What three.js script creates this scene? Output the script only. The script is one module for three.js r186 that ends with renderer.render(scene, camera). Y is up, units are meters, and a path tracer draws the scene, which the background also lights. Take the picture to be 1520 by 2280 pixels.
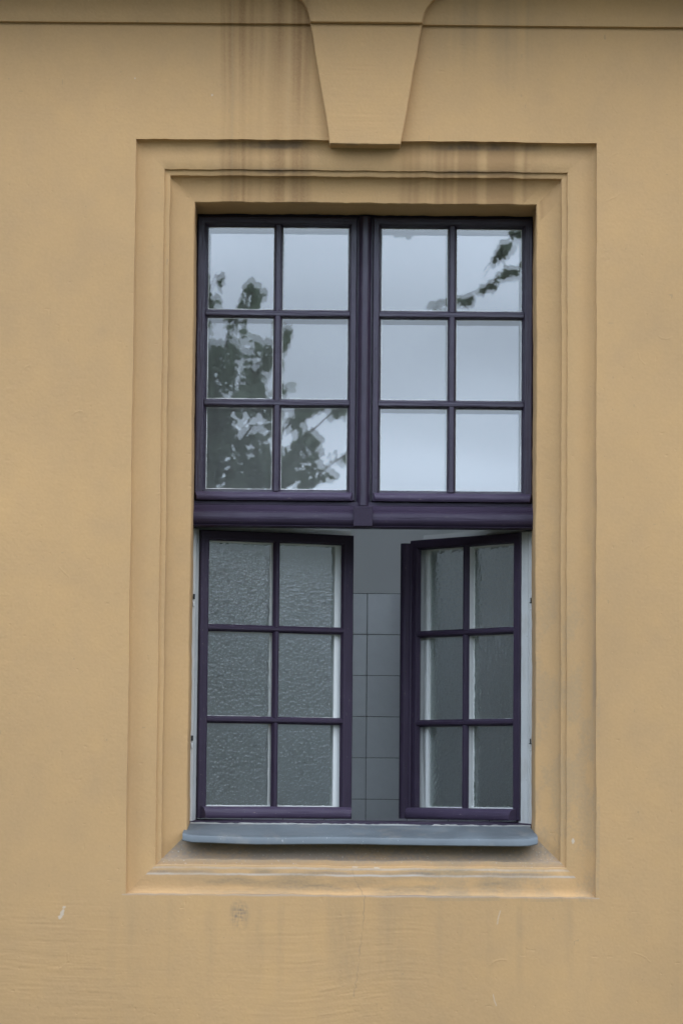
import * as THREE from 'three';
import { RoundedBoxGeometry } from 'three/addons/geometries/RoundedBoxGeometry.js';
import { mergeGeometries, toCreasedNormals, mergeVertices } from 'three/addons/utils/BufferGeometryUtils.js';

// ------------------------------------------------------------------ camera, sky, sun, exposure
const scene = new THREE.Scene();
const camera = new THREE.PerspectiveCamera(2 * Math.atan(1140 / 6900) * 180 / Math.PI, 682 / 1024, 0.1, 2000);
camera.position.set(-0.075, 1.65, 10.45);
camera.rotation.set(Math.atan(630 / 6900), 0, 0.0088, 'YXZ');
const renderer = new THREE.WebGLRenderer({ antialias: true });
renderer.toneMapping = THREE.LinearToneMapping;
renderer.toneMappingExposure = 1.0;
renderer.shadowMap.enabled = true;
camera.focus = 10.62; camera.userData.fStop = 8; // softens what the panes mirror
const SKY_LEVEL = 3.45, SUN_LEVEL = 0.65;

// ------------------------------------------------------------------ seeded noise
function rng(seed) { let a = seed >>> 0; return () => { a = (a + 0x6D2B79F5) >>> 0; let t = a; t = Math.imul(t ^ (t >>> 15), t | 1); t ^= t + Math.imul(t ^ (t >>> 7), t | 61); return ((t ^ (t >>> 14)) >>> 0) / 4294967296; }; }
function hash2(x, y, s) { let h = Math.imul(x, 374761393) ^ Math.imul(y, 668265263) ^ Math.imul(s, 2147483647); h = Math.imul(h ^ (h >>> 13), 1274126177); h = Math.imul(h ^ (h >>> 15), 2246822519); return ((h ^ (h >>> 16)) >>> 0) / 4294967296; }
const sm = (t) => t * t * (3 - 2 * t);
const mod = (a, n) => ((a % n) + n) % n;
function vnoise(x, y, s, px = 1e9, py = 1e9) {
  const xi = Math.floor(x), yi = Math.floor(y), fx = sm(x - xi), fy = sm(y - yi);
  const x0 = mod(xi, px), x1 = mod(xi + 1, px), y0 = mod(yi, py), y1 = mod(yi + 1, py);
  const a = hash2(x0, y0, s), b = hash2(x1, y0, s), c = hash2(x0, y1, s), d = hash2(x1, y1, s);
  return a + (b - a) * fx + (c - a) * fy + (a - b - c + d) * fx * fy;
}
function fbm(x, y, s, oct = 4, px = 1e9, py = 1e9) { let v = 0, a = 0.5, n = 0; for (let i = 0; i < oct; i++) { v += a * vnoise(x, y, s + i * 17, px, py); n += a; a *= 0.5; x *= 2; y *= 2; px *= 2; py *= 2; } return v / n; }
const clamp = (v, a = 0, b = 1) => Math.min(b, Math.max(a, v));
const step = (a, b, v) => sm(clamp((v - a) / (b - a)));

// ------------------------------------------------------------------ the overcast sky
{
  const W = 1024, H = 512, data = new Float32Array(W * H * 4);
  for (let j = 0; j < H; j++) {
    const el = (0.5 - (j + 0.5) / H) * Math.PI, dy = Math.sin(el), ce = Math.cos(el);
    for (let i = 0; i < W; i++) {
      const az = ((i + 0.5) / W - 0.5) * 2 * Math.PI, dx = Math.cos(az) * ce, dz = Math.sin(az) * ce;
      const k = 1 / (Math.abs(dy) + 0.1), x = dx * k + 21.79, z = dz * k + 35.93;
      const c = fbm(x, z, 5, 4);
      let L = SKY_LEVEL * Math.max(0.48, -0.05 + 1.4 * c) * (1 + 0.35 * Math.max(0, dy));
      if (dy < 0) L *= 0.5;
      const o = ((H - 1 - j) * W + i) * 4;
      data[o] = L * 0.80; data[o + 1] = L * 0.96; data[o + 2] = L * 1.17; data[o + 3] = 1;
    }
  }
  const t = new THREE.DataTexture(data, W, H, THREE.RGBAFormat, THREE.FloatType);
  t.mapping = THREE.EquirectangularReflectionMapping; t.magFilter = THREE.LinearFilter; t.minFilter = THREE.LinearFilter; t.needsUpdate = true;
  scene.background = t; scene.environment = t;
}
const sun = new THREE.DirectionalLight(new THREE.Color().setRGB(1, 0.95, 0.9), SUN_LEVEL);
sun.position.set(9, 15, 12); sun.target.position.set(0, 2.5, 0);
sun.castShadow = true; sun.shadow.radius = 60; sun.shadow.mapSize.set(2048, 2048);
Object.assign(sun.shadow.camera, { left: -9, right: 9, top: 9, bottom: -9, near: 1, far: 50 });
scene.add(sun, sun.target);

// ------------------------------------------------------------------ helpers: objects
const names = new Map();
function numbered(n) { const k = names.get(n) || 0; names.set(n, k + 1); return k ? `${n}_${String(k).padStart(3, '0')}` : n; }
function tag(o, label, category, group) { o.userData = { label, category, kind: 'thing' }; if (group) o.userData.group = group; return o; }
function thing(name, label, category) { const g = new THREE.Group(); g.name = numbered(name); scene.add(g); return tag(g, label, category); }
function part(name, geo, mat, parent) { const m = new THREE.Mesh(geo, mat); m.name = numbered(name); m.castShadow = m.receiveShadow = true; parent.add(m); return m; }
function grp(name, parent) { const g = new THREE.Group(); g.name = numbered(name); parent.add(g); return g; }

// ------------------------------------------------------------------ helpers: geometry
function build(pos, uv, idx, crease = 0.5) {
  const g = new THREE.BufferGeometry();
  g.setAttribute('position', new THREE.Float32BufferAttribute(pos, 3));
  g.setAttribute('uv', new THREE.Float32BufferAttribute(uv, 2));
  g.setIndex(idx);
  return crease > 0 ? toCreasedNormals(g, crease) : (g.computeVertexNormals(), g);
}
// A mitred rectangular ring: profile = [[inset, z] ...] from the outer edge inwards; mode 'wall' lays uv as (x, y) with the inset
// replaced by the length along the profile, mode 'grain' runs u along each side. wob(x, y, k) moves points for hand-made edges.
function ring(x0, x1, y0, y1, profile, { mode = 'grain', seg = 0, wob = null, scale = null, crease = 0.5 } = {}) {
  const pos = [], uv = [], idx = [];
  let arc = 0; const arcs = profile.map((p, i) => i ? (arc += Math.hypot(p[0] - profile[i - 1][0], p[1] - profile[i - 1][1])) : 0);
  const sc = scale || [1, 1, 1, 1]; // left, right, bottom, top
  const corner = (ins, c) => [[x0 + ins * sc[0], y0 + ins * sc[2]], [x1 - ins * sc[1], y0 + ins * sc[2]], [x1 - ins * sc[1], y1 - ins * sc[3]], [x0 + ins * sc[0], y1 - ins * sc[3]]][c];
  for (let s = 0; s < 4; s++) {
    const len = s % 2 ? y1 - y0 : x1 - x0, n = seg ? Math.max(1, Math.round(len / seg)) : 1, base = pos.length / 3;
    for (let k = 0; k < profile.length; k++) {
      const a = corner(profile[k][0], s), b = corner(profile[k][0], (s + 1) % 4), ua = corner(arcs[k], s), ub = corner(arcs[k], (s + 1) % 4);
      for (let i = 0; i <= n; i++) {
        const t = i / n; let x = a[0] + (b[0] - a[0]) * t, y = a[1] + (b[1] - a[1]) * t, z = profile[k][1];
        if (mode === 'wall') s % 2 ? uv.push(ua[0], y) : uv.push(x, s ? ua[1] : STRIP + arcs[k]);
        else uv.push((s % 2 ? y : x) + s * 0.37, arcs[k] + s * 0.21);
        if (wob) { const d = wob(x, y, k); x += d[0]; y += d[1]; z += d[2] || 0; }
        pos.push(x, y, z);
      }
    }
    for (let k = 0; k < profile.length - 1; k++) for (let i = 0; i < n; i++) {
      const p = base + k * (n + 1) + i, q = p + n + 1;
      idx.push(p, p + 1, q + 1, p, q + 1, q);
    }
  }
  return build(pos, uv, idx, crease);
}
// A bar of constant section along x (section = closed loop of [z, y]); stretch(x, z) may move the ends.
function prism(sec, xa, xb, { seg = 0, move = null, crease = 0.6, uvPlanar = false } = {}) {
  const n = seg ? Math.max(1, Math.round((xb - xa) / seg)) : 1, m = sec.length, pos = [], uv = [], idx = [];
  let area = 0; for (let k = 0; k < m; k++) { const a = sec[k], b = sec[(k + 1) % m]; area += a[0] * b[1] - b[0] * a[1]; }
  if (area > 0) sec = sec.slice().reverse();
  let arc = 0; const arcs = [0]; for (let k = 1; k <= m; k++) arcs.push(arc += Math.hypot(sec[k % m][0] - sec[k - 1][0], sec[k % m][1] - sec[k - 1][1]));
  for (let k = 0; k <= m; k++) for (let i = 0; i <= n; i++) {
    let p = [xa + (xb - xa) * i / n, sec[k % m][1], sec[k % m][0]]; const u0 = p[0], v0 = uvPlanar ? p[1] : arcs[k];
    if (move) p = move(p, k % m, i / n);
    pos.push(...p); uv.push(u0, v0);
  }
  for (let k = 0; k < m; k++) for (let i = 0; i < n; i++) { const p = k * (n + 1) + i, q = p + n + 1; idx.push(p, p + 1, q + 1, p, q + 1, q); }
  const shape = sec.map((s) => new THREE.Vector2(s[0], s[1]));
  const tris = THREE.ShapeUtils.triangulateShape(shape.slice().reverse(), []).map((t) => t.map((v) => m - 1 - v));
  for (const [end, flip] of [[0, 1], [n, 0]]) for (const t of tris) {
    const v = t.map((k) => k * (n + 1) + end), b = pos.length / 3;
    for (const q of v) { pos.push(pos[q * 3], pos[q * 3 + 1], pos[q * 3 + 2]); uv.push(pos[q * 3 + 2], pos[q * 3 + 1]); }
    flip ? idx.push(b, b + 1, b + 2) : idx.push(b, b + 2, b + 1);
  }
  return build(pos, uv, idx, crease);
}
// the same bar standing up: section = closed loop of [z, x], from ya to yb
function post(sec, ya, yb, opt) {
  const g = prism(sec.map(([z, x]) => [z, -x]), ya, yb, opt);
  return g.applyMatrix4(new THREE.Matrix4().makeRotationZ(Math.PI / 2));
}
const block = (w, h, d, x, y, z, r = 0.002) => new RoundedBoxGeometry(w, h, d, 2, r).translate(x, y, z);
const box = (x0, x1, y0, y1, z0, z1) => new THREE.BoxGeometry(x1 - x0, y1 - y0, z1 - z0).translate((x0 + x1) / 2, (y0 + y1) / 2, (z0 + z1) / 2);

// ------------------------------------------------------------------ textures
const lin2s = (v) => v <= 0.0031308 ? v * 12.92 : 1.055 * Math.pow(v, 1 / 2.4) - 0.055;
function tex(w, h, fill, srgb, repeat = [1, 1]) {
  const d = new Uint8Array(w * h * 4), c = [0, 0, 0];
  for (let j = 0; j < h; j++) for (let i = 0; i < w; i++) {
    fill((i + 0.5) / w, (j + 0.5) / h, c); const o = (j * w + i) * 4;
    for (let k = 0; k < 3; k++) d[o + k] = clamp(Math.round((srgb ? lin2s(clamp(c[k])) : clamp(c[k])) * 255), 0, 255);
    d[o + 3] = 255;
  }
  const t = new THREE.DataTexture(d, w, h, THREE.RGBAFormat);
  t.wrapS = t.wrapT = THREE.RepeatWrapping; t.magFilter = THREE.LinearFilter; t.minFilter = THREE.LinearMipmapLinearFilter; t.generateMipmaps = true;
  t.repeat.set(...repeat); if (srgb) t.colorSpace = THREE.SRGBColorSpace; t.needsUpdate = true; return t;
}
// plaster: the patch of wall around the window, TX..TX+TW by TY..TY+TH metres
const OX = 0.787, OY0 = 1.315, OY1 = 3.881, WALL_TOP = 4.283;
const TX = -1.35, TW = 2.6, TY = 0.1, TH = 4.45, STRIP = 0.12; // below y = 0.66 the map holds the bottom board of the surround
const OCHRE = [0.456, 0.274, 0.124];
function plasterBase(u, v) { // periodic
  const p1 = fbm(u * 5, v * 7, 3, 4, 5, 7), p2 = fbm(u * 40, v * 60, 23, 3, 40, 60), p3 = vnoise(u * 520, v * 760, 77, 520, 760);
  return [1 + (p1 - 0.5) * 0.25 + (p2 - 0.5) * 0.09 + (p3 - 0.5) * 0.05, (p1 - 0.5) * 0.05 + (p2 - 0.5) * 0.06];
}
const band = (v, a, b, e) => step(a - e, a + e, v) * (1 - step(b - e, b + e, v));
function segDist(x, y, pts) { let best = 9; for (let i = 0; i < pts.length - 1; i++) { const [ax, ay] = pts[i], [bx, by] = pts[i + 1], dx = bx - ax, dy = by - ay, t = clamp(((x - ax) * dx + (y - ay) * dy) / (dx * dx + dy * dy)); best = Math.min(best, Math.hypot(x - ax - dx * t, y - ay - dy * t)); } return best; }
const CRACK = [[-0.028, 1.425], [-0.018, 1.39], [0.004, 1.35], [0.012, 1.315], [0.01, 1.25], [0.002, 1.17], [-0.006, 1.08], [-0.02, 0.98]];
const SCRATCH = [[[0.468, 1.268], [0.461, 1.245], [0.458, 1.225]], [[0.445, 0.992], [0.449, 0.972], [0.456, 0.955]]];
const CHIPS = [[-1.0, 1.246, 0.006, 0.022, 0.35], [0.688, 1.502, 0.006, 0.008, 0], [-0.025, 1.437, 0.016, 0.004, 0], [0.05, 1.434, 0.012, 0.003, 0], [-0.53, 4.035, 0.003, 0.003, 0], [-0.795, 3.88 + 0.21, 0.002, 0.003, 0], [0.06, 1.44, 0.01, 0.003, 0]];
const MARKS = []; { const Rm = rng(909); for (let i = 0; i < 34; i++) { const x = -1.2 + 2.25 * Rm(), y = 0.95 + 3.2 * Rm(), a = Rm() * 6.3, l = 0.015 + 0.045 * Rm(), k = (Rm() - 0.5) * 1.6; MARKS.push([0, 1, 2, 3].map((q) => [x + Math.cos(a + k * q / 3) * l * q / 3, y + Math.sin(a + k * q / 3) * l * q / 3])); } }
const BROWN = [0.175, 0.08, 0.032], GREY = [0.15, 0.125, 0.095], PALE = [0.55, 0.52, 0.48];
function mixTo(c, to, a) { for (let k = 0; k < 3; k++) c[k] += (to[k] - c[k]) * a; }
function plasterStained(u, v, c) {
  const x = TX + u * TW, strip = TY + v * TH < 0.66, y = TY + v * TH + (strip ? OY0 - STRIP : 0), [b, w] = plasterBase(u, v);
  c[0] = OCHRE[0] * b; c[1] = OCHRE[1] * (b - w * 0.35); c[2] = OCHRE[2] * (b - w * 1.5);
  const onTop = y < 3.885 && OY1 - y < Math.min(0.262, OX - Math.abs(x) + 0.01); // the head of the surround, inside its mitres
  // brown water runs left of the keystone, broken into separate drips
  if (x > -0.66 && x < -0.06 && y > 3.3 && (y > 3.88 || onTop)) {
    const xx = x + (vnoise(x * 14, y * 4, 41) - 0.5) * 0.014, d1 = fbm(xx * 26, y * 0.5, 42, 3), d2 = 0.6 * vnoise(xx * 85, y * 0.8 + 8.5, 43) + 0.4 * vnoise(xx * 190, y * 2.2, 47), tip = 3.98 + 0.3 * vnoise(xx * 34, 1.5, 44);
    const env = band(x, -0.51, -0.19, 0.045) * (0.62 + 0.38 * band(x, -0.5, -0.4, 0.03) + 0.38 * band(x, -0.3, -0.2, 0.03));
    let a = env * clamp(d1 * 1.5 + d2 * 0.75 - 0.72) * (0.75 + 0.5 * vnoise(x * 300, y * 260, 48));
    a *= y > 3.88 ? (0.3 + 0.7 * step(tip - 0.16, tip + 0.22, y)) * (0.7 + 0.3 * fbm(xx * 40, y * 6, 45, 2)) : 1.05;
    mixTo(c, BROWN, clamp(a * 0.92 * (y > 3.88 ? 1 : 0.68), 0, 0.55));
    const pale = env * step(0.7, 0.92, vnoise(xx * 52, 7.5, 46)); mixTo(c, [0.36, 0.245, 0.13], pale * 0.35);
  }
  // greyer runs to the right of the keystone, on the mouldings and under the cornice
  if (x > 0.0 && x < 0.78 && y > 3.3 && (y > 3.88 || onTop)) {
    const xx = x + (vnoise(x * 14, y * 4, 51) - 0.5) * 0.012, d1 = fbm(xx * 30, y * 0.6, 52, 3), d2 = vnoise(xx * 80, y * 0.8, 53);
    const env = y > 3.88 ? band(x, 0.2, 0.62, 0.08) * step(4.05, 4.36, y + 0.2 * (d1 - 0.5)) * 0.5 : band(x, 0.12, 0.56, 0.06);
    mixTo(c, y > 3.88 ? GREY : BROWN, clamp(env * clamp(d1 * 1.5 + d2 * 0.45 - 0.55) * (y > 3.88 ? 0.5 : 0.72), 0, 0.4));
  }
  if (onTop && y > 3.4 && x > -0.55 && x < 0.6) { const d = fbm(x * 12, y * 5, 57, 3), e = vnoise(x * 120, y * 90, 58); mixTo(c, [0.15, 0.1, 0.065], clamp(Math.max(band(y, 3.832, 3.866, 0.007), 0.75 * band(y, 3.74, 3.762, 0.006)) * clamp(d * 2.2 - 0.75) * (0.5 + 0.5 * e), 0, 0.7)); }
  // dust and soot caught on the upward ledges at the bottom
  if (strip && y > 1.28 && y < 1.72) {
    const n1 = fbm(x * 7, y * 14, 61, 4), sp = vnoise(x * 330, y * 330, 62), sp2 = vnoise(x * 130, y * 150, 63);
    const ledge = band(y, 1.46 + 0.05 * (n1 - 0.5), 2.2, 0.028);
    mixTo(c, [0.23, 0.185, 0.145], clamp(ledge * (0.45 + 0.85 * n1) * (0.65 + 0.5 * sp2), 0, 0.88));
    if (ledge > 0.3 && sp > 0.93) mixTo(c, PALE, 0.5);
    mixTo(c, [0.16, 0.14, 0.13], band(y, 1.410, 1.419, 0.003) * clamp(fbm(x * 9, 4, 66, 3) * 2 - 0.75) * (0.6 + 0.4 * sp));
    mixTo(c, [0.44, 0.38, 0.33], band(y, 1.404, 1.41, 0.002) * clamp(0.25 + n1));
    mixTo(c, [0.44, 0.38, 0.33], band(y, 1.425, 1.431, 0.002) * clamp(n1));
  }
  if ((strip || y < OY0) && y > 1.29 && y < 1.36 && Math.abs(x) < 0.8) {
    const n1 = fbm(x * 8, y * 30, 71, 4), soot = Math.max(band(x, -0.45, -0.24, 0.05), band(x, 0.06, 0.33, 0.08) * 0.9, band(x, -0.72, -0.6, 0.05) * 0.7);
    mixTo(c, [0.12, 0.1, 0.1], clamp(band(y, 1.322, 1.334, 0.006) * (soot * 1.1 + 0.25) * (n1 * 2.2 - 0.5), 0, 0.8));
    mixTo(c, [0.42, 0.35, 0.31], band(y, 1.312, 1.322, 0.003) * clamp(0.15 + n1 * 1.1));
  }
  // brown grime brushed along the bottom board of the surround
  if (strip && y < 1.43) { const g1 = fbm(x * 9, y * 55, 73, 4), g2 = vnoise(x * 110, y * 330, 74); mixTo(c, [0.25, 0.175, 0.1], clamp(g1 * 2 - 0.62) * (0.45 + 0.5 * g2) * (1 - step(0.42, 0.7, Math.abs(x) + 0.22 * (fbm(x * 11, y * 30, 75, 3) - 0.5)))); }
  // faint vertical runs under the bottom ledge, and the dark scuff
  if (y < 1.32 && Math.abs(x) < 0.85) mixTo(c, GREY, band(y, 1.02, 1.3, 0.06) * clamp(vnoise(x * 30, y * 1.5, 81) * 1.4 - 0.75) * 0.2 * (0.5 + vnoise(x * 160, y * 20, 82)));
  { const dx = (x + 0.405) / 0.03, dy = (y - 1.246) / 0.045, r = Math.hypot(dx, dy); if (r < 1.6) mixTo(c, [0.16, 0.13, 0.1], (1 - step(0.2, 1.5, r)) * clamp(vnoise(x * 260, y * 90, 83) * 0.9 + vnoise(x * 60, y * 240, 84) * 0.8 - 0.4) * 0.8); }
  // grime along the right jamb mouldings
  if (x > 0.22 && x < 0.8 && y > 1.3 && y < 3.2) {
    const n1 = fbm(x * 16, y * 7, 86, 4), n2 = vnoise(x * 190, y * 190, 87), e = (1 - step(2.2, 3.1, y + 0.4 * n1)) * step(0.42, 0.62, n1 + 0.12 * n2);
    mixTo(c, [0.26, 0.2, 0.13], e * 0.27 * (0.5 + 0.8 * n2));
    mixTo(c, [0.22, 0.17, 0.12], band(x, 0.752, 0.775, 0.008) * clamp(fbm(x * 20, y * 5, 88, 3) * 2.2 - 0.7) * (1 - step(2.4, 3.3, y)) * 0.55);
  }
  // hairline crack, scratches, chips of bare render
  const dc = segDist(x + (vnoise(y * 90, 2, 91) - 0.5) * 0.006, y, CRACK); if (dc < 0.004) mixTo(c, [0.15, 0.12, 0.1], (1 - step(0.0006, 0.0022, dc)) * (0.05 + 0.42 * vnoise(y * 30, 1, 92)));
  for (const s of SCRATCH) { const d = segDist(x, y, s); if (d < 0.004) mixTo(c, PALE, (1 - step(0.0006, 0.002, d)) * 0.4); }
  for (const [cx, cy, rx, ry, sk] of CHIPS) { const dx = (x - cx - (y - cy) * sk) / rx, dy = (y - cy) / ry, r = Math.hypot(dx, dy); if (r < 1.6) mixTo(c, PALE, (1 - step(0.7, 1.0, r + (fbm(x * 160, y * 160, 95, 3) - 0.5) * 1.8)) * 0.42); }
  // unweathered strip and paint flecks where the left reveal meets the window
  if (!strip && x > -0.325 && x < -0.27 && y > 1.62 && y < 2.75) { const n = vnoise(y * 60, x * 200, 93), w = x + 0.004 * vnoise(y * 25, 3, 94); mixTo(c, [0.4, 0.2, 0.065], step(-0.306, -0.302, w) * 0.6); if (w > -0.3) mixTo(c, [0.6, 0.6, 0.6], step(0.66, 0.74, n + 0.2 * vnoise(y * 9, 1, 96))); }
  if (vnoise(x * 70, y * 70, 97) > 0.985) mixTo(c, GREY, 0.3);
}
const wallRepeat = (t) => { t.repeat.set(1 / TW, 1 / TH); t.offset.set(-TX / TW, -TY / TH); return t; };
const plasterMap = wallRepeat(tex(1120, 1920, plasterStained, true));
const plasterPlain = wallRepeat(tex(700, 1024, (u, v, c) => { const [b, w] = plasterBase(u, v); c[0] = OCHRE[0] * b; c[1] = OCHRE[1] * (b - w * 0.35); c[2] = OCHRE[2] * (b - w * 1.5); }, true));
const plasterBump = wallRepeat(tex(1120, 1920, (u, v, c) => {
  const y = TY + v * TH < 0.66 ? TY + v * TH + OY0 - STRIP : TY + v * TH, x = TX + u * TW;
  const patch = clamp(fbm(u * 7, v * 10, 16, 3, 7, 10) * 2.4 - 0.7);
  const g = vnoise(u * 400, v * 760, 7, 400, 760) * (0.05 + 0.06 * patch) + vnoise(u * 150, v * 330, 8, 150, 330) * 0.1 * patch;
  const tro = fbm(u * 22 + 1.5 * vnoise(u * 9, v * 9, 12, 9, 9), v * 520 + 6 * vnoise(u * 7, v * 10, 15, 7, 10), 9, 2, 22, 520);
  const trowelled = Math.max(band(y, 0.5, 1.32, 0.1), band(y, 3.86, 4.2, 0.08), 0.2) * clamp(fbm(u * 6, v * 9, 13, 3, 6, 9) * 2 - 0.5);
  const lump = fbm(u * 20, v * 34, 10, 2, 20, 34), big = fbm(u * 4, v * 6, 11, 2, 4, 6);
  const pits = step(0.95, 0.985, vnoise(u * 160, v * 240, 14, 160, 240)) * 0.16;
  const crack = 1 - step(0.0006, 0.003, segDist(x + (vnoise(y * 90, 2, 91) - 0.5) * 0.006, y, CRACK));
  let marks = 0; for (const m of MARKS) if (Math.abs(x - m[0][0]) < 0.09 && Math.abs(y - m[0][1]) < 0.09) marks = Math.max(marks, 1 - step(0.0008, 0.0035, segDist(x + (vnoise(y * 120, x * 60, 98) - 0.5) * 0.006, y, m)));
  c[0] = c[1] = c[2] = g + marks * 0.14 + (tro - 0.5) * 0.26 * trowelled + lump * 0.2 + big * 0.3 - pits - crack * 0.12 + 0.15;
}, false));
const woodBump = tex(512, 512, (u, v, c) => { const g = fbm(u * 6, v * 150, 201, 3, 6, 150), b = fbm(u * 10, v * 14, 203, 3, 10, 14), f = vnoise(u * 240, v * 240, 204, 240, 240); c[0] = c[1] = c[2] = 0.45 * g + 0.35 * b + 0.15 * f; }, false, [2.2, 2.2]);
const purpleMap = tex(512, 512, (u, v, c) => {
  const g = fbm(u * 5, v * 110, 211, 3, 5, 110), b = fbm(u * 7, v * 9, 213, 4, 7, 9), k = 1 + (g - 0.5) * 0.22 + (b - 0.5) * 0.3;
  c[0] = 0.034 * k; c[1] = 0.023 * k; c[2] = 0.042 * k;
  const worn = step(0.8, 0.9, fbm(u * 14, v * 160, 217, 3, 14, 160) + 0.25 * (b - 0.5)); mixTo(c, [0.13, 0.105, 0.1], worn * 0.55); if (vnoise(u * 46, v * 300, 219, 46, 300) > 0.985) mixTo(c, [0.34, 0.27, 0.2], 0.8);
}, true, [2.2, 2.2]);
const purpleRough = tex(256, 256, (u, v, c) => { c[0] = c[1] = c[2] = 0.34 + 0.3 * fbm(u * 8, v * 30, 221, 4, 8, 30); }, false, [2.2, 2.2]);
const whiteMap = tex(512, 512, (u, v, c) => { const b = fbm(u * 8, v * 8, 231, 4, 8, 8), d = vnoise(u * 120, v * 120, 233, 120, 120), k = 0.46 + 0.1 * (b - 0.5); c[0] = k; c[1] = k * 0.99; c[2] = k * 0.96; if (d > 0.955) mixTo(c, [0.25, 0.22, 0.19], 0.5); mixTo(c, [0.34, 0.31, 0.27], step(0.62, 0.75, fbm(u * 4, v * 16, 235, 4, 4, 16)) * 0.35); }, true, [2, 2]);
const zincMap = tex(1024, 128, (u, v, c) => {
  const b = fbm(u * 14, v * 3, 241, 5, 14, 3), r = vnoise(u * 240, v * 60, 243, 240, 60), k = 1 + (b - 0.5) * 0.5;
  c[0] = 0.125 * k; c[1] = 0.140 * k; c[2] = 0.152 * k; mixTo(c, [0.22, 0.2, 0.18], step(0.54, 0.8, fbm(u * 30, v * 4, 245, 4, 30, 4)) * 0.4); if (r > 0.975) mixTo(c, [0.6, 0.58, 0.54], 0.7);
}, true, [0.8, 3]);
const zincRough = tex(512, 128, (u, v, c) => { c[0] = c[1] = c[2] = 0.33 + 0.35 * fbm(u * 14, v * 3, 241, 4, 14, 3); }, false, [0.8, 3]);
const tileMap = tex(256, 256, (u, v, c) => { const k = 0.71 * (1 + 0.08 * (fbm(u * 6, v * 6, 251, 3, 6, 6) - 0.5)); c[0] = k; c[1] = k; c[2] = k * 1.01; }, true);

// ------------------------------------------------------------------ materials
const M = {
  plaster: new THREE.MeshStandardMaterial({ map: plasterMap, bumpMap: plasterBump, bumpScale: 0.004, roughness: 0.93 }),
  plasterSide: new THREE.MeshStandardMaterial({ map: plasterPlain, bumpMap: plasterBump, bumpScale: 0.004, roughness: 0.93 }),
  purple: new THREE.MeshPhysicalMaterial({ specularIntensity: 0.5, map: purpleMap, roughnessMap: purpleRough, roughness: 1, bumpMap: woodBump, bumpScale: 0.002 }),
  purpleGloss: new THREE.MeshPhysicalMaterial({ specularIntensity: 1, map: purpleMap, roughnessMap: purpleRough, roughness: 0.72, bumpMap: woodBump, bumpScale: 0.0022 }),
  purplePale: new THREE.MeshPhysicalMaterial({ specularIntensity: 0.5, map: purpleMap, color: new THREE.Color().setRGB(1.75, 1.85, 1.75), roughnessMap: purpleRough, roughness: 1, bumpMap: woodBump, bumpScale: 0.0025 }),  // paler copy of the purple paint, for the weather bars
  mastic: new THREE.MeshStandardMaterial({ color: new THREE.Color().setRGB(0.33, 0.32, 0.3), roughness: 0.85 }),
  lip: new THREE.MeshStandardMaterial({ color: new THREE.Color().setRGB(0.7, 0.7, 0.68), roughness: 0.5 }),
  white: new THREE.MeshStandardMaterial({ map: whiteMap, bumpMap: woodBump, bumpScale: 0.0008, roughness: 0.5 }),
  putty: new THREE.MeshStandardMaterial({ color: new THREE.Color().setRGB(0.6, 0.6, 0.57), roughness: 0.75 }),
  zinc: new THREE.MeshStandardMaterial({ map: zincMap, roughnessMap: zincRough, roughness: 1, metalness: 0.15 }),
  dark: new THREE.MeshStandardMaterial({ color: new THREE.Color().setRGB(0.012, 0.012, 0.012), roughness: 0.9 }),
  iron: new THREE.MeshStandardMaterial({ color: new THREE.Color().setRGB(0.6, 0.6, 0.6), roughness: 0.5, metalness: 0.4 }),
  glass: new THREE.MeshPhysicalMaterial({ color: 0xffffff, transmission: 1, thickness: 0, roughness: 0, ior: 1.98, side: THREE.DoubleSide }),
  obscure: new THREE.MeshPhysicalMaterial({ color: new THREE.Color().setRGB(0.9, 0.95, 0.93), transmission: 1, thickness: 0.004, roughness: 0.05, ior: 1.55 }),
  room: new THREE.MeshStandardMaterial({ color: new THREE.Color().setRGB(0.69, 0.68, 0.66), roughness: 0.9 }),
  grout: new THREE.MeshStandardMaterial({ color: new THREE.Color().setRGB(0.2, 0.2, 0.19), roughness: 0.95 }),
  tile: new THREE.MeshStandardMaterial({ map: tileMap, roughness: 0.12 }),
  leaf: new THREE.MeshPhysicalMaterial({ color: new THREE.Color().setRGB(0.2, 0.25, 0.17), roughness: 0.9, transmission: 0.35, thickness: 0, side: THREE.DoubleSide }),
  bark: new THREE.MeshStandardMaterial({ color: new THREE.Color().setRGB(0.07, 0.055, 0.04), roughness: 0.95 }),
};

// ------------------------------------------------------------------ ground and the house wall
{
  const g = new THREE.PlaneGeometry(600, 600).rotateX(-Math.PI / 2);
  const t = tex(512, 512, (u, v, c) => { const k = 0.06 * (1 + 0.8 * (fbm(u * 60, v * 60, 301, 4, 60, 60) - 0.5)); c[0] = k * 0.9; c[1] = k; c[2] = k * 0.6; }, true, [200, 200]);
  const m = part('ground', g, new THREE.MeshStandardMaterial({ map: t, roughness: 0.95 }), scene); m.userData = { kind: 'structure' };
}
const house = thing('house_wall', 'ochre plastered house wall with moulded window surround, keystone and stains', 'wall');
const wobble = (x, y, k) => [ (fbm(y * 5 + 3, x * 2, 401, 3) - 0.5) * 0.006 + (vnoise(y * 40, x * 3, 403) - 0.5) * 0.0016, (fbm(x * 5 + 9, y * 2, 405, 3) - 0.5) * 0.007 + (vnoise(x * 45, y * 3, 407) - 0.5) * 0.0028, 0 ];
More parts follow.
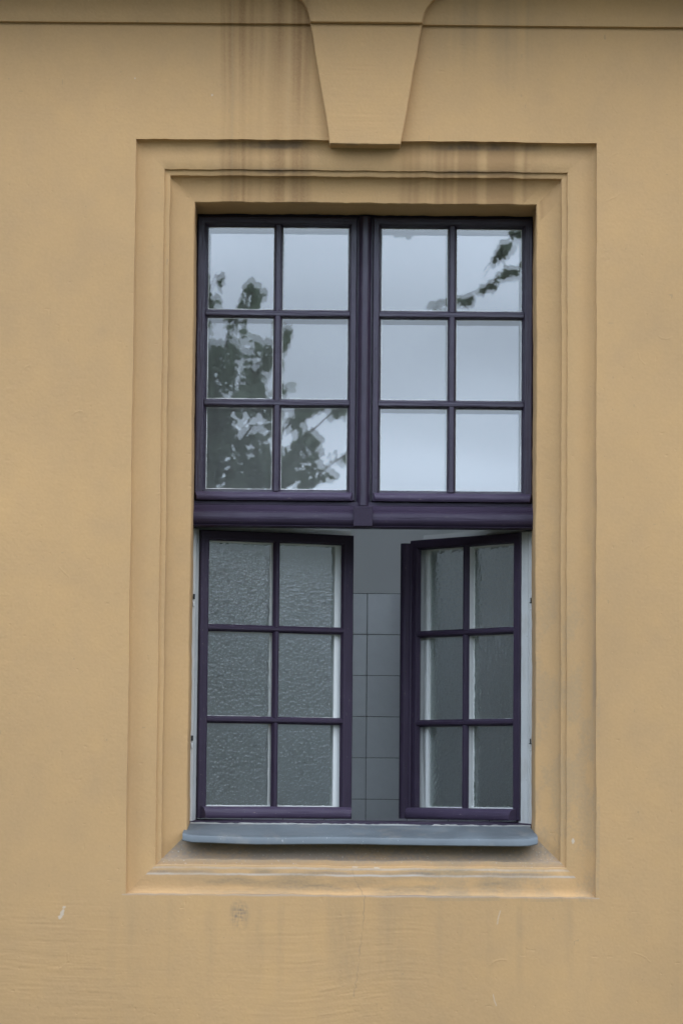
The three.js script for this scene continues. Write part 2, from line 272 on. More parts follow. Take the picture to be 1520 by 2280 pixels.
{
  // flat wall: from the surround's outer edge to the picture's patch, then on to the sides
  const far = [[-1.5, 0.7], [1.5, 0.7], [1.5, WALL_TOP + 0.05], [-1.5, WALL_TOP + 0.05]], near = [[-OX, OY0], [OX, OY0], [OX, OY1], [-OX, OY1]];
  const pos = [], uv = [], idx = [];
  for (let s = 0; s < 4; s++) {
    const len = s % 2 ? OY1 - OY0 : 2 * OX, n = Math.round(len / 0.02), base = pos.length / 3;
    for (let k = 0; k < 2; k++) for (let i = 0; i <= n; i++) {
      const t = i / n, A = (k ? near : far)[s], B = (k ? near : far)[(s + 1) % 4]; let x = A[0] + (B[0] - A[0]) * t, y = A[1] + (B[1] - A[1]) * t; uv.push(x, y);
      if (k) { const d = wobble(x, y, 0); x += d[0]; y += d[1]; }
      pos.push(x, y, 0);
    }
    for (let i = 0; i < n; i++) { const p = base + i, q = p + n + 1; idx.push(p, p + 1, q + 1, p, q + 1, q); }
  }
  part('plaster_face', build(pos, uv, idx), M.plaster, house);
  const side = (x0, x1, y0, y1) => { const g = new THREE.PlaneGeometry(x1 - x0, y1 - y0).translate((x0 + x1) / 2, (y0 + y1) / 2, 0), p = g.attributes.position, u = g.attributes.uv; for (let i = 0; i < p.count; i++) u.setXY(i, p.getX(i), p.getY(i)); return g; };
  part('plaster_face', mergeGeometries([side(-6, -1.5, 0, WALL_TOP + 0.05), side(1.5, 6, 0, WALL_TOP + 0.05), side(-1.5, 1.5, 0, 0.7)]), M.plasterSide, house);
  // wall core round the window box, so that the room is closed
  part('wall_core', mergeGeometries([box(-6, -0.625, 0.3, 4.5, -0.46, -0.13), box(0.625, 6, 0.3, 4.5, -0.46, -0.13), box(-0.625, 0.625, 0.3, 1.43, -0.46, -0.13), box(-0.625, 0.625, 3.72, 4.5, -0.46, -0.13)].map((g) => g)), M.room, house);
  // moulded surround
  const prof = [[0, 0], [0.001, -0.019], [0.003, -0.0205]];
  for (let i = 1; i <= 6; i++) { const a = i / 6 * Math.PI / 2; prof.push([0.003 + 0.026 * (1 - Math.cos(a)), -0.0205 - 0.0155 * Math.sin(a)]); }
  prof.push([0.05, -0.0365], [0.094, -0.037], [0.0965, -0.0385], [0.097, -0.047], [0.0985, -0.049], [0.1135, -0.0505], [0.1155, -0.052], [0.116, -0.058]);
  for (let i = 1; i <= 8; i++) { const a = i / 8 * 1.35; prof.push([0.116 + 0.08 * (1 - Math.cos(a)) / (1 - Math.cos(1.35)), -0.058 - 0.044 * Math.sin(a) / Math.sin(1.35)]); }
  prof.push([0.1975, -0.1035], [0.199, -0.107], [0.199, -0.16], [0.198, -0.25], [0.1965, -0.345]);
  part('window_surround', ring(-OX, OX, OY0, OY1, prof, { mode: 'wall', seg: 0.02, wob: wobble, crease: 0.55 }), M.plaster, house);
}
// cornice: a small drip, then a cove sweeping out, then a fascia under the eaves
const coveZ = (y) => { const t = clamp((y - 4.29) / 0.15); return 0.022 + 0.15 * (1 - Math.sqrt(Math.max(0, 1 - t * t))); };
{
  const sec = [[-0.3, 4.27], [-0.3, 5.1], [0.55, 5.1], [0.55, 4.98], [0.42, 4.9], [0.36, 4.58], [0.34, 4.455], [0.19, 4.45], [0.185, 4.441]];
  for (let i = 12; i >= 0; i--) { const y = 4.29 + 0.15 * Math.sin(i / 12 * Math.PI / 2); sec.push([coveZ(y), y]); }
  sec.push([0.02, WALL_TOP], [-0.02, WALL_TOP - 0.001]);
  part('cornice', prism(sec, -6, 6, { seg: 0.1, uvPlanar: true, crease: 0.5, move: (p) => [p[0], p[1] + (vnoise(p[0] * 4, 0, 421) - 0.5) * 0.002, p[2]] }), M.plaster, house);
}
// keystone: tapered block, its head flaring out with the cove
{
  const cx = -0.005, zf = 0.036, zb = -0.06, pos = [], uv = [], idx = [];
  const rows = [];
  rows.push([3.8615, 0.1195, zf - 0.004], [3.864, 0.1215, zf]);
  for (let i = 1; i <= 8; i++) { const t = i / 8; rows.push([3.864 + (4.277 - 3.864) * t, 0.1215 + 0.0665 * t + 0.004 * t * t * t, zf]); }
  rows.push([4.2795, 0.1915, zf - 0.002]); rows.push([4.2805, 0.1925, zf + 0.022], [4.283, 0.194, zf + 0.024]);
  for (let i = 1; i <= 12; i++) { const a = i / 12 * 1.5, y = 4.283 + 0.095 * Math.sin(a); rows.push([y, 0.194 + 0.095 * (1 - Math.cos(a)), coveZ(y) + zf + 0.002]); }
  for (let i = 1; i <= 5; i++) { const y = 4.3778 + 0.062 * i / 5; rows.push([y, 0.282 + 0.012 * i, coveZ(y) + zf + 0.002]); }
  const cols = 9;
  const add = (x, y, z, u, v) => { pos.push(x, y, z); uv.push(u, v); };
  rows.forEach(([y, w, z], r) => {
    const wb = (vnoise(y * 22, 1, 431) - 0.5) * 0.003, wb2 = (vnoise(y * 22, 5, 433) - 0.5) * 0.003;
    add(cx - w + wb, y, zb, cx - w - 0.08, y); add(cx - w + wb, y, z - 0.003, cx - w, y);
    for (let i = 0; i < cols; i++) { const t = i / (cols - 1), x = cx - w + 0.003 + wb + (2 * w - 0.006 + wb2 - wb) * t; add(x, y + (r < 2 ? (vnoise(x * 40, 2, 435) - 0.5) * 0.003 : 0), z, x, y); }
    add(cx + w + wb2, y, z - 0.003, cx + w, y); add(cx + w + wb2, y, zb, cx + w + 0.08, y);
  });
  const C = cols + 4;
  for (let r = 0; r < rows.length - 1; r++) for (let i = 0; i < C - 1; i++) { const p = r * C + i, q = p + C; idx.push(p, p + 1, q + 1, p, q + 1, q); }
  // soffit
  const b = pos.length / 3; for (let i = 0; i < C; i++) { add(pos[i * 3], pos[i * 3 + 1], pos[i * 3 + 2], pos[i * 3], pos[i * 3 + 1]); add(pos[i * 3], pos[1], zb, pos[i * 3], pos[1] - 0.09); }
  for (let i = 0; i < C - 1; i++) { const p = b + i * 2; idx.push(p, p + 1, p + 3, p, p + 3, p + 2); }
  part('keystone', build(pos, uv, idx, 0.45), M.plaster, house);
}

// ------------------------------------------------------------------ room behind the window
const BACK = -1.6;
{
  const st = (n, g, m) => { const o = part(n, g, m, scene); o.userData = { kind: 'structure' }; return o; };
  st('floor', box(-1.9, 2.1, 0.3, 0.45, -1.75, -0.462), M.room);
  st('ceiling', box(-1.9, 2.1, 4.0, 4.15, -1.75, -0.462), M.room);
  const tw = thing('tiled_wall', 'grey tiled room wall seen between the two open casements', 'wall');
  part('painted_wall', box(-1.9, 2.1, 0.45, 4.0, -1.75, BACK - 0.006), M.room, tw);
  part('grout_bed', box(-1.2, 1.4, 0.9, 2.4335, BACK - 0.0059, BACK + 0.0012), M.grout, tw);
  const P = 0.1595, tg = new RoundedBoxGeometry(P - 0.0022, P - 0.0022, 0.008, 3, 0.0022);
  { const p = tg.attributes.position, u = tg.attributes.uv; for (let i = 0; i < p.count; i++) u.setXY(i, p.getX(i) / P + 0.5, p.getY(i) / P + 0.5); }
  const R = rng(77);
  const tints = [0, 1, 2, 3].map((i) => { const m = M.tile.clone(); m.color.setScalar(0.94 + i * 0.025); return m; });
  for (let r = 0; r < 9; r++) for (let c = -7; c < 8; c++) {
    const t = part('tile', tg, tints[Math.floor(R() * 4)], tw);
    t.position.set(0.0285 + (c + 0.5) * P, 2.4335 - 0.0015 - (r + 0.5) * P, BACK - 0.001 + R() * 0.0006); t.rotation.set((R() - 0.5) * 0.008, (R() - 0.5) * 0.008, (R() - 0.5) * 0.003);
  }
  const w1 = thing('side_wall', 'painted room wall behind the left casement', 'wall'); part('wall_panel', box(-2.05, -1.9, 0.3, 4.15, -1.75, -0.462), M.room, w1);
  const w2 = thing('side_wall', 'painted room wall behind the right casement', 'wall'); part('wall_panel', box(2.1, 2.25, 0.3, 4.15, -1.75, -0.462), M.room, w2);
}

// ------------------------------------------------------------------ the window
const win = thing('window', 'purple framed window with two upper lights and two casements opened inward', 'window');
const half = (r, z0, n = 8, c = 0) => { const s = []; for (let i = 0; i <= n; i++) { const a = -Math.PI / 2 + Math.PI * i / n; s.push([z0 + r * Math.cos(a), c + r * Math.sin(a)]); } return s; };
// fixed frame: purple head and upper jambs, white rebates below
part('frame', mergeGeometries([box(-0.625, 0.625, 3.676, 3.725, -0.46, -0.33), box(-0.625, -0.5885, 2.57, 3.676, -0.46, -0.335), box(0.5885, 0.625, 2.57, 3.676, -0.46, -0.335)].map((g) => g)), M.purple, win);
part('bottom_rail', prism([[-0.325, 1.53], [-0.327, 1.556], [-0.40, 1.562], [-0.46, 1.562], [-0.46, 1.43], [-0.325, 1.43]], -0.625, 0.625), M.purple, win);
{
  const jl = post([[-0.33, -0.625], [-0.33, -0.5815], [-0.331, -0.5805], [-0.352, -0.579], [-0.372, -0.571], [-0.41, -0.568], [-0.46, -0.568], [-0.46, -0.625]], 1.5545, 2.572, { crease: 0.3 });
  part('jamb', jl, M.white, win);
  const jr = post([[-0.33, 0.625], [-0.33, 0.5835], [-0.331, 0.5825], [-0.338, 0.5815], [-0.3382, 0.579], [-0.345, 0.577], [-0.372, 0.549], [-0.46, 0.546], [-0.46, 0.625]], 1.5545, 2.572, { crease: 0.3 });
  part('jamb', jr, M.white, win);
  for (const [x, y] of [[-0.585, 2.334], [-0.585, 1.842]]) { const s = part('hinge_slot', block(0.0065, 0.018, 0.006, x, y, -0.3288, 0.001), M.dark, win); part('hinge_stub', block(0.006, 0.016, 0.008, x - 0.001, y - 0.026, -0.328, 0.002), M.iron, win); }
  for (const [x, y] of [[0.5862, 2.332], [0.5862, 1.842]]) { part('hinge_slot', mergeGeometries([block(0.004, 0.016, 0.004, x, y, -0.3295, 0.001), block(0.008, 0.003, 0.004, x - 0.0005, y - 0.009, -0.3295, 0.001)]), M.dark, win); part('hinge_stub', block(0.006, 0.003, 0.004, x, y - 0.03, -0.3295, 0.001), M.iron, win); }
}
// transom, its block and the mullion
{
  const sec = [[-0.46, 2.604], [-0.332, 2.604], [-0.33, 2.5755], [-0.262, 2.5745], [-0.255, 2.578]];
  for (let i = 0; i <= 8; i++) { const a = -1.1 + 2.5 * i / 8; sec.push([-0.279 + 0.028 * Math.cos(a), 2.606 + 0.028 * Math.sin(a)]); }
  sec.push([-0.283, 2.638], [-0.296, 2.652], [-0.312, 2.656], [-0.313, 2.668], [-0.46, 2.668]);
  part('transom', prism(sec, -0.592, 0.592, { seg: 0.05, crease: 0.5, move: (p) => [p[0], p[1] + (vnoise(p[0] * 7, 3, 501) - 0.5) * 0.0015, p[2]] }), M.purple, win);
  part('transom_block', block(0.066, 0.067, 0.05, -0.0005, 2.6115, -0.268, 0.002), M.purple, win);
  const ms = [[-0.46, -0.028], [-0.334, -0.028], [-0.334, -0.024], [-0.322, -0.024], [-0.320, -0.0205]];
  for (let i = 0; i <= 10; i++) { const a = -Math.PI / 2 + Math.PI * i / 10; ms.push([-0.318 + 0.02 * Math.cos(a), 0.019 * Math.sin(a)]); }
  ms.push([-0.320, 0.0205], [-0.322, 0.024], [-0.334, 0.024], [-0.334, 0.028], [-0.46, 0.028]);
  part('mullion', post(ms, 2.655, 3.676, { crease: 0.5 }), M.purpleGloss, win);
}
// weather bar on a bottom rail: bullnose with scooped ends
function weatherBar(xa, xb, y0, h, d) {
  const sec = [[-0.004, y0], [d * 0.82, y0], [d * 0.96, y0 + h * 0.12], [d, y0 + h * 0.4], [d * 0.93, y0 + h * 0.66], [d * 0.72, y0 + h * 0.86], [d * 0.42, y0 + h * 0.97], [-0.004, y0 + h]];
  return prism(sec, xa, xb, { seg: (xb - xa) / 12, crease: 0.7, move: (p, k, t) => { const f = clamp((p[2]) / d); const s = t < 0.02 ? 1 : t > 0.98 ? -1 : 0; return [p[0] + s * 0.006 * (1 - f) * -0.0 + s * 0.009 * f * (p[1] > y0 + h * 0.5 ? 0.6 : 1), p[1] + (vnoise(p[0] * 9, y0 * 7, 511) - 0.5) * 0.0012, p[2]]; } });
}
// a bar between panes: trapezoid section, laid flat at z with its face forward
const munt = (w, wf, d) => [[-d, -w / 2], [-0.002, -wf / 2], [0, -wf / 2 + 0.002], [0, wf / 2 - 0.002], [-0.002, wf / 2], [-d, w / 2]];
const shift = (sec, dz, dy) => sec.map(([z, y]) => [z + dz, y + dy]);
function wavyPane(w, h, seed, amp) {
  const g = new THREE.PlaneGeometry(w, h, 14, 16), p = g.attributes.position;
  for (let i = 0; i < p.count; i++) p.setZ(i, (fbm(p.getX(i) * 9 + seed, p.getY(i) * 4 + seed * 0.7, 600 + seed, 2) - 0.5) * amp);
  g.computeVertexNormals(); return g;
}
const R = rng(2024);
// ---- upper lights
function upperSash(x0, x1, seed) {
  const s = grp('sash', win), y0 = 2.672, y1 = 3.6755, gl = x0 < -0.1 ? x0 + 0.039 : x0 + 0.031, gr = x0 < -0.1 ? x1 - 0.031 : x1 - 0.039, gb = 2.714, gt = 3.639;
  const Z = -0.318, ZG = -0.343;
  const ins = [gl - x0, x1 - gr, gb - y0, y1 - gt], m = 0.036;
  const prof = [[0, -0.372], [0, Z - 0.003], [0.003, Z], [m - 0.014, Z], [m - 0.011, Z - 0.002], [m - 0.0035, ZG + 0.004], [m, ZG - 0.012]];
  part('sash_frame', ring(x0, x1, y0, y1, prof, { scale: ins.map((v) => v / m), seg: 0.04, crease: 0.4, wob: (x, y, k) => [(vnoise(y * 14, x * 20, 521) - 0.5) * 0.0012, (vnoise(x * 14, y * 20, 523) - 0.5) * 0.0012] }), M.purpleGloss, s);
  const mx = (x0 < -0.1) ? -0.304 : 0.3065, ys = [3.3325, 3.016];
  const ms = munt(0.034, 0.018, 0.026);
  for (const y of ys) part('muntin', prism(shift(ms, Z - 0.003, y), gl - 0.008, gr + 0.008, { seg: 0.04, crease: 0.4, move: (p) => [p[0], p[1] + (vnoise(p[0] * 12, y * 9, 525) - 0.5) * 0.0012, p[2]] }), M.purpleGloss, s);
  const spans = [[gb - 0.008, ys[1] - 0.009], [ys[1] + 0.009, ys[0] - 0.009], [ys[0] + 0.009, gt + 0.008]];
  for (const [a, b] of spans) part('muntin', post(shift(ms, Z - 0.0035, mx), a, b, { crease: 0.4 }), M.purpleGloss, s);
  const bar = part('weather_bar', weatherBar(x0 < -0.1 ? x0 + 0.001 : x0 + 0.005, x0 < -0.1 ? x1 - 0.008 : x1 - 0.001, y0 - 0.001, 0.03, 0.026), M.purplePale, s); bar.position.z = Z - 0.0005;
  const cols = [[gl, mx - 0.0165], [mx + 0.0165, gr]], rows = [[gb, ys[1] - 0.0165], [ys[1] + 0.0165, ys[0] - 0.0165], [ys[0] + 0.0165, gt]];
  let k = seed;
  for (const [a, b] of cols) for (const [c, d] of rows) {
    k++;
    const p = part('pane', wavyPane(b - a + 0.006, d - c + 0.006, k, seed < 10 ? 0.00003 : 0.0001), M.glass, s);
    p.position.set((a + b) / 2, (c + d) / 2, ZG - 0.001); p.rotation.set((R() - 0.5) * 0.003, (R() - 0.5) * 0.003, 0);
    part('putty', ring(a - 0.001, b + 0.001, c - 0.001, d + 0.001, [[0, ZG - 0.004], [0, ZG + 0.0005], [0.0012, ZG - 0.0005], [0.002, ZG - 0.0025]], { seg: 0.012, wob: (x, y, q) => q < 2 ? [0, 0] : [(vnoise(y * 60, x * 60, 531) - 0.5) * 0.0018, (vnoise(x * 60, y * 60, 533) - 0.5) * 0.0018] }), M.putty, s);
  }
  // second glazing behind
  part('inner_frame', ring(x0 + 0.004, x1 - 0.004, y0, y1, [[0, -0.455], [0, -0.374], [0.026, -0.374], [0.028, -0.378], [0.028, -0.455]]), M.white, s);
  const ip = part('inner_pane', wavyPane(gr - gl + 0.02, gt - gb + 0.02, seed + 40, seed < 10 ? 0.0001 : 0.00025), M.glass, s);
  ip.position.set((gl + gr) / 2, (gb + gt) / 2, -0.402); ip.rotation.set(-0.0011, 0.0006, 0);
}
upperSash(-0.588, -0.0285, 1);
upperSash(0.0285, 0.5885, 20);
// ---- lower casements, hinged at their outer edges and opened into the room
function pebbled(w, h, seed, amp) {
  const nx = Math.round(w / 0.0026), ny = Math.round(h / 0.0026), pos = [], uv = [], idx = [];
  const H = (x, y) => {
    const wx = x + 0.003 * vnoise(x * 120, y * 120, 701), wy = y + 0.003 * vnoise(x * 120 + 9, y * 120, 703), s = 80;
    let d1 = 9, d2 = 9; const ci = Math.floor(wx * s), cj = Math.floor(wy * s);
    for (let a = -1; a <= 1; a++) for (let b = -1; b <= 1; b++) { const qx = ci + a + hash2(ci + a, cj + b, 705), qy = cj + b + hash2(ci + a, cj + b, 707), d = Math.hypot(wx * s - qx, wy * s - qy); if (d < d1) { d2 = d1; d1 = d; } else if (d < d2) d2 = d; }
    return amp * Math.exp(-d1 * d1 * 2.6) + 0.0007 * sm(Math.min(0.4, d2 - d1) / 0.4);
  };
  for (let f = 0; f < 2; f++) for (let j = 0; j <= ny; j++) for (let i = 0; i <= nx; i++) { const x = w * (i / nx - 0.5), y = h * (j / ny - 0.5); pos.push(x, y, f ? -0.004 : H(x + seed * 0.7, y + seed * 0.3)); uv.push(x, y); }
  const N = (nx + 1) * (ny + 1);
  for (let j = 0; j < ny; j++) for (let i = 0; i < nx; i++) { const p = j * (nx + 1) + i, q = p + nx + 1; idx.push(p, p + 1, q + 1, p, q + 1, q); idx.push(N + p, N + q + 1, N + p + 1, N + p, N + q, N + q + 1); }
  const edge = (p, q) => idx.push(p, N + p, N + q, p, N + q, q);
  for (let i = 0; i < nx; i++) { edge(i + 1, i); edge(ny * (nx + 1) + i, ny * (nx + 1) + i + 1); }
  for (let j = 0; j < ny; j++) { edge(j * (nx + 1), (j + 1) * (nx + 1)); edge((j + 1) * (nx + 1) + nx, j * (nx + 1) + nx); }
  return build(pos, uv, idx, 0);
}
function casement(W, side, px, pz, angle, seed) { // local u runs from the hinge to the free edge, along +x; mirrored by placing from the other end
  const s = grp('casement', win); s.position.set(px, 0, pz); s.rotation.y = angle;
  const X = (u) => side * u, ord = (a, b) => [Math.min(X(a), X(b)), Math.max(X(a), X(b))];
  const y0 = 1.566, y1 = 2.571, gb = 1.607, gt = 2.535, hs = 0.036, fs = 0.042, D = 0.016, ZI = -0.046;
  const [x0, x1] = ord(0, W), il = side > 0 ? hs : fs, ir = side > 0 ? fs : hs, m = 0.04;
  const prof = [[0, -0.034], [0, -0.003], [0.003, 0], [m - 0.009, 0], [m - 0.006, -0.0015], [m, -D]];
  part('casement_frame', ring(x0, x1, y0, y1, prof, { scale: [il / m, ir / m, (gb - y0) / m, (y1 - gt) / m], seg: 0.04, crease: 0.4, wob: (x, y) => [(vnoise(y * 14, x * 20, 541) - 0.5) * 0.001, (vnoise(x * 14, y * 20, 543) - 0.5) * 0.001] }), M.purple, s);
  const um = (hs + W - fs) / 2 + 0.003, ys = [2.2295, 1.909], ms = munt(0.026, 0.013, D);
  const [g0, g1] = ord(hs, W - fs);
  for (const y of ys) part('muntin', prism(shift(ms, -0.001, y), g0 - 0.007, g1 + 0.007, { seg: 0.04, crease: 0.4, move: (p) => [p[0], p[1] + (vnoise(p[0] * 12, y * 9, 545) - 0.5) * 0.001, p[2]] }), M.purple, s);
  const spans = [[gb - 0.007, ys[1] - 0.008], [ys[1] + 0.008, ys[0] - 0.008], [ys[0] + 0.008, gt + 0.007]];
  for (const [a, b] of spans) part('muntin', post(shift(ms, -0.0015, X(um)), a, b, { crease: 0.4 }), M.purple, s);
  const [b0, b1] = ord(0.012, W - 0.006);
  part('weather_bar', weatherBar(b0, b1, 1.5665, 0.041, 0.03), M.purplePale, s);
  // white inner sash: wider than the outer one all round, so that its lip shows when open
  const [w0, w1] = ord(-0.004, side > 0 ? W : W - 0.035), lip = 0.02, mi = 0.05;
  const wprof = [[0, -0.07], [0, -0.0345], [0.002, -0.034], [0.02, -0.034]];
  part('inner_sash', mergeGeometries([
    ring(...ord(0.004, W - 0.004), y0 + 0.004, y1 - 0.004, [[0, -0.07], [0, -0.034], [mi - 0.008, -0.034 + 0.0], [mi - 0.008, -0.034], [mi - 0.008, -0.07], [0, -0.07]], { scale: [0, 1].map((q) => ((side > 0) === (q === 0) ? hs : fs + (side > 0 ? 0.013 : 0.021)) / (mi - 0.008)).concat([(gb - y0) / (mi - 0.008), (y1 - gt) / (mi - 0.008)]) }),
  ]), M.lip, s);
  part('inner_lip', ring(w0, w1, y0 + 0.002, y1 + lip, wprof), M.lip, s);
  const wm = munt(0.014, 0.012, 0.05);
  for (const y of ys) part('inner_muntin', prism(shift(wm, -0.018, y), g0 - 0.003, g1 + 0.003), M.lip, s);
  for (const [a, b] of spans) part('inner_muntin', post(shift(wm, -0.0185, X(um)), a, b), M.lip, s);
  // textured panes and their bedding
  const cols = [[hs, um - 0.011], [um + 0.011, W - fs - (side > 0 ? 0.012 : 0.02)]], rows = [[gb, ys[1] - 0.011], [ys[1] + 0.011, ys[0] - 0.011], [ys[0] + 0.011, gt]];
  let k = seed;
  for (const [ua, ub] of cols) for (const [c, d] of rows) {
    k++; const [a, b] = ord(ua, ub);
    const p = part('textured_pane', pebbled(b - a + 0.004, d - c + 0.004, k, side > 0 ? 0.0015 : 0.0034), M.obscure, s); p.position.set((a + b) / 2, (c + d) / 2, ZI);
    part('putty', ring(a - 0.001, b + 0.001, c - 0.001, d + 0.001, [[0, ZI - 0.002], [0, ZI + 0.006], [0.002, ZI + 0.005], [0.0045, ZI + 0.0012]], { seg: 0.012, wob: (x, y, q) => q < 2 ? [0, 0] : [(vnoise(y * 60, x * 60, 551) - 0.5) * 0.003, (vnoise(x * 60, y * 60, 553) - 0.5) * 0.003] }), M.putty, s);
  }
  return s;
}
const cl = casement(0.57, 1, -0.565, -0.36, 20 * Math.PI / 180, 60);
const cr = casement(0.55, -1, 0.549, -0.36, -47 * Math.PI / 180, 80);
{ // the meeting strip carried by the right casement
  const sec = [[-0.03, -0.581], [-0.03, -0.548], [0.001, -0.530], [0.009, -0.530], [0.012, -0.534], [0.0125, -0.539], [0.017, -0.541], [0.0245, -0.545], [0.029, -0.552], [0.03, -0.560], [0.0275, -0.569], [0.021, -0.576], [0.012, -0.581]];
  part('meeting_strip', post(sec, 1.567, 2.56, { crease: 0.5 }), M.purple, cr);
}
// metal sill
{
  const sec = [[-0.335, 1.551], [-0.2, 1.534], [-0.12, 1.522], [-0.06, 1.5125], [-0.036, 1.507], [-0.031, 1.5045], [-0.029, 1.5], [-0.028, 1.4835], [-0.03, 1.481], [-0.033, 1.482], [-0.038, 1.493], [-0.335, 1.53]];
  const g = prism(sec, -0.584, 0.584, { seg: 0.03, crease: 0.6, move: (p, k, t) => {
    const f = clamp((p[2] + 0.30) / 0.25), e = Math.abs(p[0]) / 0.584, droop = (fbm(p[0] * 3 + 4, 1, 561, 3) - 0.5) * 0.008 * sm(f) - (1 - Math.abs(p[0])) * 0.003 * f;
    const curl = 0.007 * Math.pow(e, 40) * sm(f);
    return [p[0] - 0.004 - 0.003 * f + p[0] * 0.021 * f + (0.004) * f, p[1] + droop + curl + 0.004 * f, p[2]];
  } });
  part('metal_sill', g, M.zinc, win);
  // ragged old paint and mastic along its back edge
  part('mastic', prism([[-0.322, 1.5535], [-0.31, 1.5535], [-0.3, 1.5525], [-0.3, 1.545], [-0.322, 1.545]], -0.586, 0.586, { seg: 0.006, crease: 0.9, move: (p, k) => [p[0], p[1] + (k < 3 || k === 4 ? (vnoise(p[0] * 70, k, 571) - 0.95) * 0.006 * (0.4 + vnoise(p[0] * 9, 1, 573)) - 0.001 : 0), p[2]] }), M.mastic, win);
}

// ------------------------------------------------------------------ trees across the yard, mirrored in the panes
function leafGeo(L, R, out) {
  const c = new THREE.Vector3(), n = 7;
  return (p, q, size) => {
    const pts = []; const w = size * 0.46, f = size * 0.12 * (R() - 0.3);
    const prof = [[0, 0], [0.1, 0.55], [0.28, 0.93], [0.5, 1], [0.72, 0.82], [0.88, 0.42], [1, 0]];
    for (const sgn of [1, -1]) {
      const vs = prof.map(([t, b]) => c.set(sgn * b * w, t * size, b * f).applyQuaternion(q).add(p).toArray());
      for (let i = 1; i < vs.length - 1; i++) out.push(...vs[0], ...vs[i], ...vs[i + 1]);
    }
  };
}
function tube(pts, r0, r1) { const c = new THREE.CatmullRomCurve3(pts.map((p) => new THREE.Vector3(...p))), n = pts.length * 4, g = new THREE.TubeGeometry(c, n, 1, 6), p = g.attributes.position, v = new THREE.Vector3(); for (let i = 0; i < p.count; i++) { const t = Math.floor(i / 7) / n, ctr = c.getPointAt(Math.min(1, t)); v.fromBufferAttribute(p, i).sub(ctr).multiplyScalar(r0 + (r1 - r0) * t).add(ctr); p.setXYZ(i, v.x, v.y, v.z); } g.computeVertexNormals(); return g; }
function tree(label, trunkPts, branches, seed, leafSize, perM, cat = 'tree') {
  const t = thing('tree', label, cat, 0), Rn = rng(seed), out = [], leaf = leafGeo(0, Rn, out), wood = [tube(trunkPts, 0.12, 0.03)];
  const q = new THREE.Quaternion(), e = new THREE.Euler();
  for (const b of branches) {
    const cv = new THREE.CatmullRomCurve3(b.pts.map((p) => new THREE.Vector3(...p))), len = cv.getLength();
    wood.push(tube(b.pts, b.r || 0.02, 0.004));
    const twigs = Math.round(len * perM * (b.d || 1) / 7);
    for (let i = 0; i < twigs; i++) {
      const u = 0.3 + 0.7 * Rn(), p = cv.getPointAt(u), dir = cv.getTangentAt(u), L = (b.s || 0.3) * (1.25 - 0.7 * u) * (0.6 + 0.8 * Rn());
      const az = Rn() * 6.283; dir.multiplyScalar(0.7).add(new THREE.Vector3(Math.cos(az), (Rn() - 0.35) * 1.2, Math.sin(az))).normalize();
      const end = p.clone().addScaledVector(dir, L), mid = p.clone().lerp(end, 0.5); mid.y += L * 0.08;
      if (L > 0.08) wood.push(tube([p.toArray(), mid.toArray(), end.toArray()], 0.006, 0.002));
      const nl = Math.max(3, Math.round(L / (leafSize * 0.42)));
      for (let k = 0; k <= nl; k++) {
        const t = 0.25 + 0.75 * k / nl, q0 = p.clone().lerp(mid, Math.min(1, t * 2)).lerp(t > 0.5 ? end : p.clone().lerp(mid, Math.min(1, t * 2)), t > 0.5 ? t * 2 - 1 : 0);
        e.set(Math.PI * 0.93 + (Rn() - 0.5) * 1.7, Rn() * 6.283, (Rn() - 0.5) * 2.6, 'YXZ'); q.setFromEuler(e);
        leaf(q0, q, leafSize * (0.6 + 0.55 * Rn()));
      }
    }
  }
  const g = new THREE.BufferGeometry(); g.setAttribute('position', new THREE.Float32BufferAttribute(out, 3)); g.computeVertexNormals();
  g.setAttribute('uv', new THREE.Float32BufferAttribute(new Float32Array(out.length / 3 * 2), 2));
  part('trunk', mergeGeometries(wood), M.bark, t); part('crown', g, M.leaf, t);
  return t;
}
{
  const br = [], Z = 12.5;
  const put = (pts, s, d, r) => br.push({ pts: pts.map(([x, y, z]) => [x, y, Z + z]), s, d, r });
  const stems = [ // tip x, tip y, spread, density
    [-1.05, 5.68, 0.22, 0.7], [-1.3, 5.9, 0.35, 0.8], [-0.74, 5.5, 0.15, 0.6], [-0.86, 5.15, 0.3, 0.7], [-0.55, 5.1, 0.3, 0.55], [-0.45, 5.28, 0.12, 0.5], [-0.6, 4.75, 0.32, 0.65], [-0.38, 4.62, 0.28, 0.5],
    [-0.1, 4.72, 0.16, 0.45], [-0.3, 4.3, 0.3, 0.6], [0.0, 4.35, 0.22, 0.5], [0.12, 4.1, 0.2, 0.5], [-0.15, 3.9, 0.3, 0.6], [-0.9, 4.6, 0.4, 0.75], [-1.1, 5.0, 0.42, 0.8], [-0.7, 4.1, 0.4, 0.9], [-0.55, 3.7, 0.4, 1.0], [-1.2, 4.3, 0.45, 1.0], [-1.5, 5.2, 0.5, 1.0], [-1.9, 5.8, 0.5, 1.1], [-2.5, 5.9, 0.6, 1.2], [-3.1, 5.2, 0.6, 1.2], [-3.5, 4.4, 0.6, 1.2]];
  const Rs = rng(5);
  for (const [tx, ty, sp, d] of stems) { const z = (Rs() - 0.5) * 1.0, bx = -2.05 + (tx + 2) * 0.35, by = 2.5 + (ty - 2.5) * 0.25; put([[bx, by, 0], [bx + (tx - bx) * 0.4, by + (ty - by) * 0.5, z * 0.6], [bx + (tx - bx) * 0.8, by + (ty - by) * 0.85, z], [tx, ty, z]], sp, d * (tx < -0.4 && tx > -1.6 ? 1.6 : 1.45), 0.02); }
  tree('broad leafed tree near the house, mirrored in the upper left panes', [[-2.3, -0.05, 12.7], [-2.2, 1.2, 12.6], [-2.15, 2.4, 12.5], [-2.0, 3.2, 12.5]], br, 11, 0.092, 105);
}
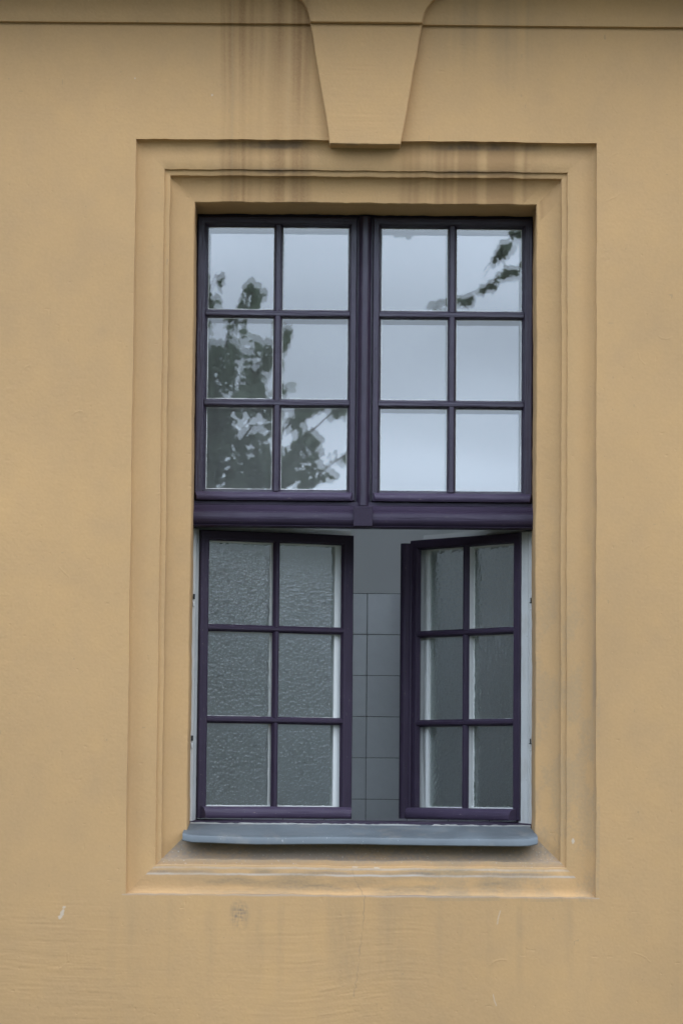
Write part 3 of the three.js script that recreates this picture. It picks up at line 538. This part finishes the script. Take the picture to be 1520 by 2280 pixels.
{
  const br = [], Z = 12.2;
  const put = (pts, s, d, r) => br.push({ pts: pts.map(([x, y, z]) => [x, y, Z + z]), s, d, r });
  put([[3.2, 6.6, 0.4], [2.2, 6.1, 0.1], [1.4, 5.75, 0], [1.0, 5.52, 0], [0.6, 5.34, 0]], 0.055, 0.85, 0.02);
  put([[2.6, 6.2, 0.3], [1.9, 6.2, 0.2], [1.3, 5.98, 0.1], [1.02, 5.66, 0.1]], 0.05, 0.6, 0.014);
  put([[3.2, 6.8, 0.3], [2.0, 6.6, 0.1], [1.0, 6.2, 0], [0.36, 5.97, 0]], 0.08, 0.6, 0.014);
  for (let i = 0; i < 7; i++) { const a = i * 0.9; put([[3.6, 4.5, 0.4], [3.8 + 0.8 * Math.cos(a), 5.6, 0.4 + 0.7 * Math.sin(a)], [3.8 + 1.5 * Math.cos(a), 6.6 + 0.3 * Math.sin(2 * a), 0.4 + 1.3 * Math.sin(a)]], 0.6, 1.8, 0.03); }
  tree('tall tree with a drooping branch, mirrored in the upper right panes', [[3.9, -0.05, 12.8], [3.8, 2, 12.7], [3.7, 4, 12.6], [3.6, 6.4, 12.6]], br, 29, 0.068, 240);
}
{ // woods round the yard, one mass
  const br = [], Rn = rng(41);
  for (let i = 0; i < 18; i++) { const a = Rn() * 6.283, r = 0.8 + 1.6 * Rn(), y = 0.5 + 4.3 * Rn(); br.push({ pts: [[0, y * 0.7, 0], [r * 0.6 * Math.cos(a), y, r * 0.6 * Math.sin(a)], [r * Math.cos(a), y + 0.6, r * Math.sin(a)]], s: 0.8, d: 1.5, r: 0.03 }); }
  const proto = tree('', [[0, -0.05, 0], [0.1, 2, 0], [0, 4.4, 0]], br, 41, 0.16, 130), crown = proto.children[1].geometry; scene.remove(proto);
  const spots = [];
  for (let i = 0; i < 9; i++) for (const sd of [-1, 1]) { const az = (24 + i * 7.5) * Math.PI / 180, d = 13.5 + 3 * Rn(); spots.push([sd * d * Math.sin(az), d * Math.cos(az), 1.0 + 0.35 * Rn()]); }
  for (let i = -4; i <= 4; i++) spots.push([i * 3.4 + Rn(), 31 + 4 * Rn(), 0.95 + 0.1 * Rn()]);
  const im = new THREE.InstancedMesh(crown, M.leaf, spots.length), o = new THREE.Object3D();
  spots.forEach(([x, z, k], i) => { o.position.set(x, 0, z); o.rotation.y = Rn() * 6.283; o.scale.setScalar(k); o.updateMatrix(); im.setMatrixAt(i, o.matrix); });
  im.name = 'woodland'; im.castShadow = im.receiveShadow = true; im.userData = { kind: 'stuff', label: 'dark woodland round the yard, mirrored in the open casements', category: 'woodland' }; scene.add(im);
}

renderer.render(scene, camera);
